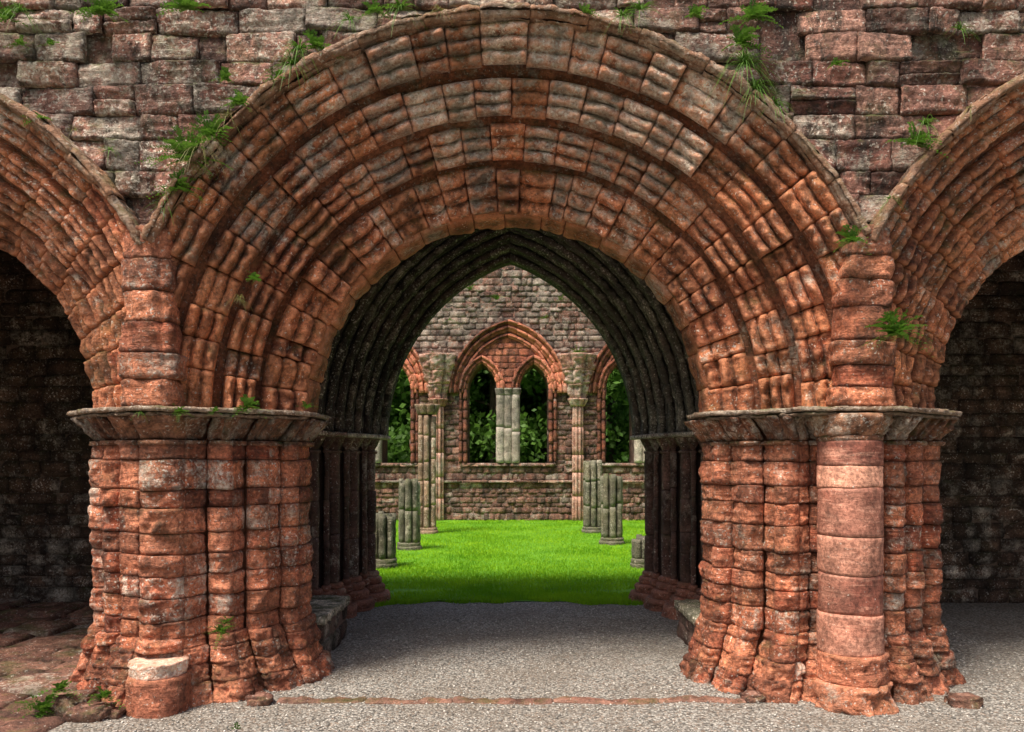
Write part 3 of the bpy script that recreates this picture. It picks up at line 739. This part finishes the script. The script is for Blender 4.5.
# ------------------------------------------------------------ plants
def tuft(loc,size,n,kind='leafy',droop=0.4,label='small green wild plant growing from a masonry joint'):
    V=[];F=[]
    for i in range(n):
        az=random.uniform(0,2*pi); el=random.uniform(-0.3,1.3); L=size*random.uniform(0.3,1.0)
        d=Vector((math.cos(az)*math.cos(el),-abs(math.sin(az))*math.cos(el)*0.8-0.05,math.sin(el)))
        side=d.cross(Vector((0,0,1))); side=side.normalized() if side.length>0.01 else Vector((1,0,0))
        ls=min(size,0.16)
        if kind=='leafy':
            k=max(6,int(L/ls*9)); w=0.0012
            V0=len(V); V+=[Vector((0,0,0))-side*w,Vector((0,0,0))+side*w,d*L+Vector((0,0,-droop*L))]; F.append((V0,V0+1,V0+2))
            for j in range(k):
                f=(j+1)/k; p=d*L*f+Vector((0,0,-droop*L*f*f)); 
                for sg in (-1,1):
                    lw=ls*random.uniform(0.05,0.10)*(1.1-0.5*f); a=side*sg*lw*2+d*lw*random.uniform(0.2,1.2)+Vector((random.uniform(-1,1),random.uniform(-1,1),random.uniform(-0.6,1)))*lw*0.7
                    b=a.cross(d).normalized().cross(a).normalized()*lw*0.8
                    o=len(V); V+=[p,p+a*0.5+b,p+a,p+a*0.5-b]; F.append((o,o+1,o+2,o+3))
        else:
            w=min(size,0.2)*0.018; o=len(V)
            for j in range(6):
                f=j/5; p=d*L*f+Vector((0,0,-droop*2.2*L*f*f)); ww=w*(1-f)+0.0004
                V+=[p-side*ww,p+side*ww]
                if j: a=o+2*(j-1); F.append((a,a+1,a+3,a+2))
    me=bpy.data.meshes.new('wild_plant'); me.from_pydata([tuple(v) for v in V],[],F); me.materials.append(M['dry'] if kind=='grass' and random.random()<0.45 else M['plant'])
    o=bpy.data.objects.new('wild_plant',me); col.objects.link(o); o.location=loc
    setp(o,None,label,'plant','wild plants growing on the masonry')
def W(px,py,Y): return ((px-512)*Y/796,Y,1.6+(460-py)*Y/796)
for px,py,Y,sz,n,k in [(190,160,5.15,0.34,66,'leafy'),(212,138,5.13,0.26,36,'leafy'),(178,190,5.13,0.22,32,'leafy'),(200,150,5.13,0.4,60,'grass'),(240,105,5.13,0.16,20,'leafy'),(165,205,5.13,0.2,34,'grass'),(228,118,5.13,0.2,40,'grass'),(895,335,5.05,0.26,48,'leafy'),(890,322,5.05,0.15,20,'leafy'),(852,242,5.05,0.20,28,'leafy'),(250,408,5.30,0.16,26,'leafy'),(216,411,5.2,0.09,14,'leafy'),(180,412,5.10,0.11,16,'leafy'),(307,408,5.5,0.09,12,'leafy'),(140,412,5.10,0.10,20,'grass'),(222,632,5.22,0.14,22,'leafy'),(228,622,5.22,0.1,14,'leafy'),
 (105,14,5.15,0.22,34,'leafy'),(186,10,5.15,0.22,30,'leafy'),(318,48,5.15,0.18,26,'leafy'),(292,65,5.15,0.30,70,'grass'),(280,80,5.13,0.14,16,'leafy'),(300,50,5.15,0.26,60,'grass'),(745,65,5.15,0.38,100,'grass'),(752,20,5.15,0.24,30,'leafy'),(755,90,5.15,0.28,70,'grass'),(740,45,5.15,0.22,26,'leafy'),(694,17,5.15,0.14,20,'leafy'),(622,16,5.08,0.2,50,'grass'),(585,14,5.1,0.10,14,'leafy'),(640,10,5.12,0.24,50,'grass'),(915,145,5.13,0.22,30,'leafy'),(925,125,5.15,0.22,42,'grass'),(225,80,5.15,0.12,16,'leafy'),(20,12,5.15,0.24,50,'grass'),(8,20,5.15,0.16,20,'leafy'),(400,10,5.12,0.26,60,'grass'),(375,12,5.12,0.14,20,'leafy'),(440,12,5.12,0.16,36,'grass'),(350,20,5.14,0.2,40,'grass'),(255,280,5.14,0.12,16,'leafy'),(240,300,5.16,0.16,30,'grass'),(835,65,5.15,0.10,14,'leafy'),(775,105,5.15,0.2,44,'grass'),(50,45,5.15,0.09,12,'leafy'),(20,45,5.15,0.10,12,'leafy'),(110,150,5.15,0.14,28,'grass'),(75,130,5.12,0.12,24,'grass'),(40,120,5.12,0.12,14,'leafy'),(890,200,5.12,0.16,32,'grass'),(960,30,5.15,0.18,36,'grass'),(970,110,5.12,0.14,28,'grass'),
 (45,712,4.95,0.24,32,'leafy'),(60,690,5.0,0.16,18,'leafy'),(105,697,4.97,0.16,22,'leafy'),(237,730,4.75,0.11,12,'leafy'),(35,725,4.85,0.2,40,'grass')]:
    tuft(W(px,py,Y),sz,n,k)
for px,py,sz,n in [(437,362,0.5,34),(578,355,0.55,36),(497,300,0.4,20),(470,290,0.4,14),(450,320,0.3,10),(560,300,0.3,10),(545,318,0.3,10)]:
    tuft(W(px,py,20.75),sz,n,'leafy',label='leafy weeds sprouting from the ruined wall')
# ------------------------------------------------------------ trees
def tree_mesh(seed):
    random.seed(seed); B=MB()
    H=11
    def limb(p0,p1,r0,r1,n=6,m=8):
        P=[]; d=(p1-p0).normalized(); a=d.orthogonal().normalized(); b=d.cross(a)
        for i in range(n+1):
            f=i/n; c=p0.lerp(p1,f)+Vector((nz((f*3,seed,p1.x),1),nz((f*3,seed+5,p1.y),1),0))*0.25*f; r=r0+(r1-r0)*f
            P.append([tuple(c+a*math.cos(2*pi*j/m)*r+b*math.sin(2*pi*j/m)*r) for j in range(m+1)])
        B.grid(P,(0.5,0.5,1)); return
    limb(Vector((0,0,-0.1)),Vector((0.2,0,H*0.9)),0.28,0.05,10)
    cl=[]
    for i in range(34):
        z=random.uniform(0.6,H*0.85); az=random.uniform(0,2*pi); L=random.uniform(1.2,2.6)*(1.1-0.5*z/H)
        p1=Vector((math.cos(az)*L,math.sin(az)*L,z+L*0.4)); limb(Vector((0.02*z,0,z)),p1,0.08,0.02,4,6); cl.append(p1); cl.append(p1*0.6+Vector((0,0,z*0.4)))
    cl+= [Vector((0.2,0,H*0.95)),Vector((0,0,H*0.8))]
    rs=np.random.RandomState(seed); n=190; V=[]
    for c in cl:
        r=random.uniform(0.5,1.0)
        q=rs.normal(size=(n,3))*r*np.array([0.55,0.55,0.42])+np.array(c)
        u=rs.normal(size=(n,3)); u/=np.linalg.norm(u,axis=1)[:,None]; w=np.cross(u,rs.normal(size=(n,3))); w/=np.linalg.norm(w,axis=1)[:,None]
        s=(0.08+0.07*rs.rand(n))[:,None]
        V.append(np.stack([q-u*s,q+w*s*0.6,q+u*s,q-w*s*0.6],1))
    V=np.concatenate(V).reshape(-1,3); F=np.arange(len(V)).reshape(-1,4)
    return B,V,F
protos=[]
pos=[(-6.5,27),(-4.3,26.4),(-2.4,27.0),(-0.5,26.4),(1.2,27),(3.2,26.4),(5.4,27),(-5.4,30.5),(-3.4,30),(-1.4,30.2),(0.5,30),(2.4,30.4),(4.4,30),(6.5,30.5),(-2.4,33),(1,33.5),(4.6,33),(-5.5,33)]
for i,(x,y) in enumerate(pos):
    if i<3:
        B,V,F=tree_mesh(100+i)
        t=B.obj('trunk',M['bark']); c=fast('crown',V,F,M['leaf']); protos.append((t,c))
    else:
        t,c=protos[i%3]; t=t.copy(); c=c.copy(); col.objects.link(t); col.objects.link(c)
    e=bpy.data.objects.new('tree',None); col.objects.link(e); e.location=(x,y,0); e.rotation_euler=(0,0,i*1.3); k=0.9+0.25*((i*37)%10)/10; e.scale=(k,k,k)
    setp(e,None,'dark green leafy tree standing behind the ruined wall','tree','trees beyond the ruined wall')
    t.parent=e; c.parent=e
# ------------------------------------------------------------ light, camera
w=bpy.data.worlds.new('World'); scene.world=w; w.use_nodes=True; nt=w.node_tree
bg=nt.nodes['Background']; sky=nt.nodes.new('ShaderNodeTexSky'); sky.sky_type='NISHITA'; sky.sun_disc=False
sky.sun_elevation=math.radians(62); sky.sun_rotation=math.radians(222); sky.dust_density=6.0; sky.air_density=1.0
nt.links.new(sky.outputs[0],bg.inputs[0]); bg.inputs[1].default_value=0.15
sd=bpy.data.lights.new('sun','SUN'); sd.energy=5.0; sd.angle=math.radians(14); sd.color=(1,0.92,0.80)
so=bpy.data.objects.new('sun',sd); col.objects.link(so); so.rotation_euler=(math.radians(28),0,math.radians(-42)); so.location=(-5,-10,15)
cd=bpy.data.cameras.new('camera'); cam=bpy.data.objects.new('camera',cd); col.objects.link(cam)
cam.location=(0,0,1.6); cam.rotation_euler=(pi/2,0,0); cd.lens=28; cd.sensor_width=36; cd.shift_y=0.0918; cd.clip_end=1500
scene.camera=cam
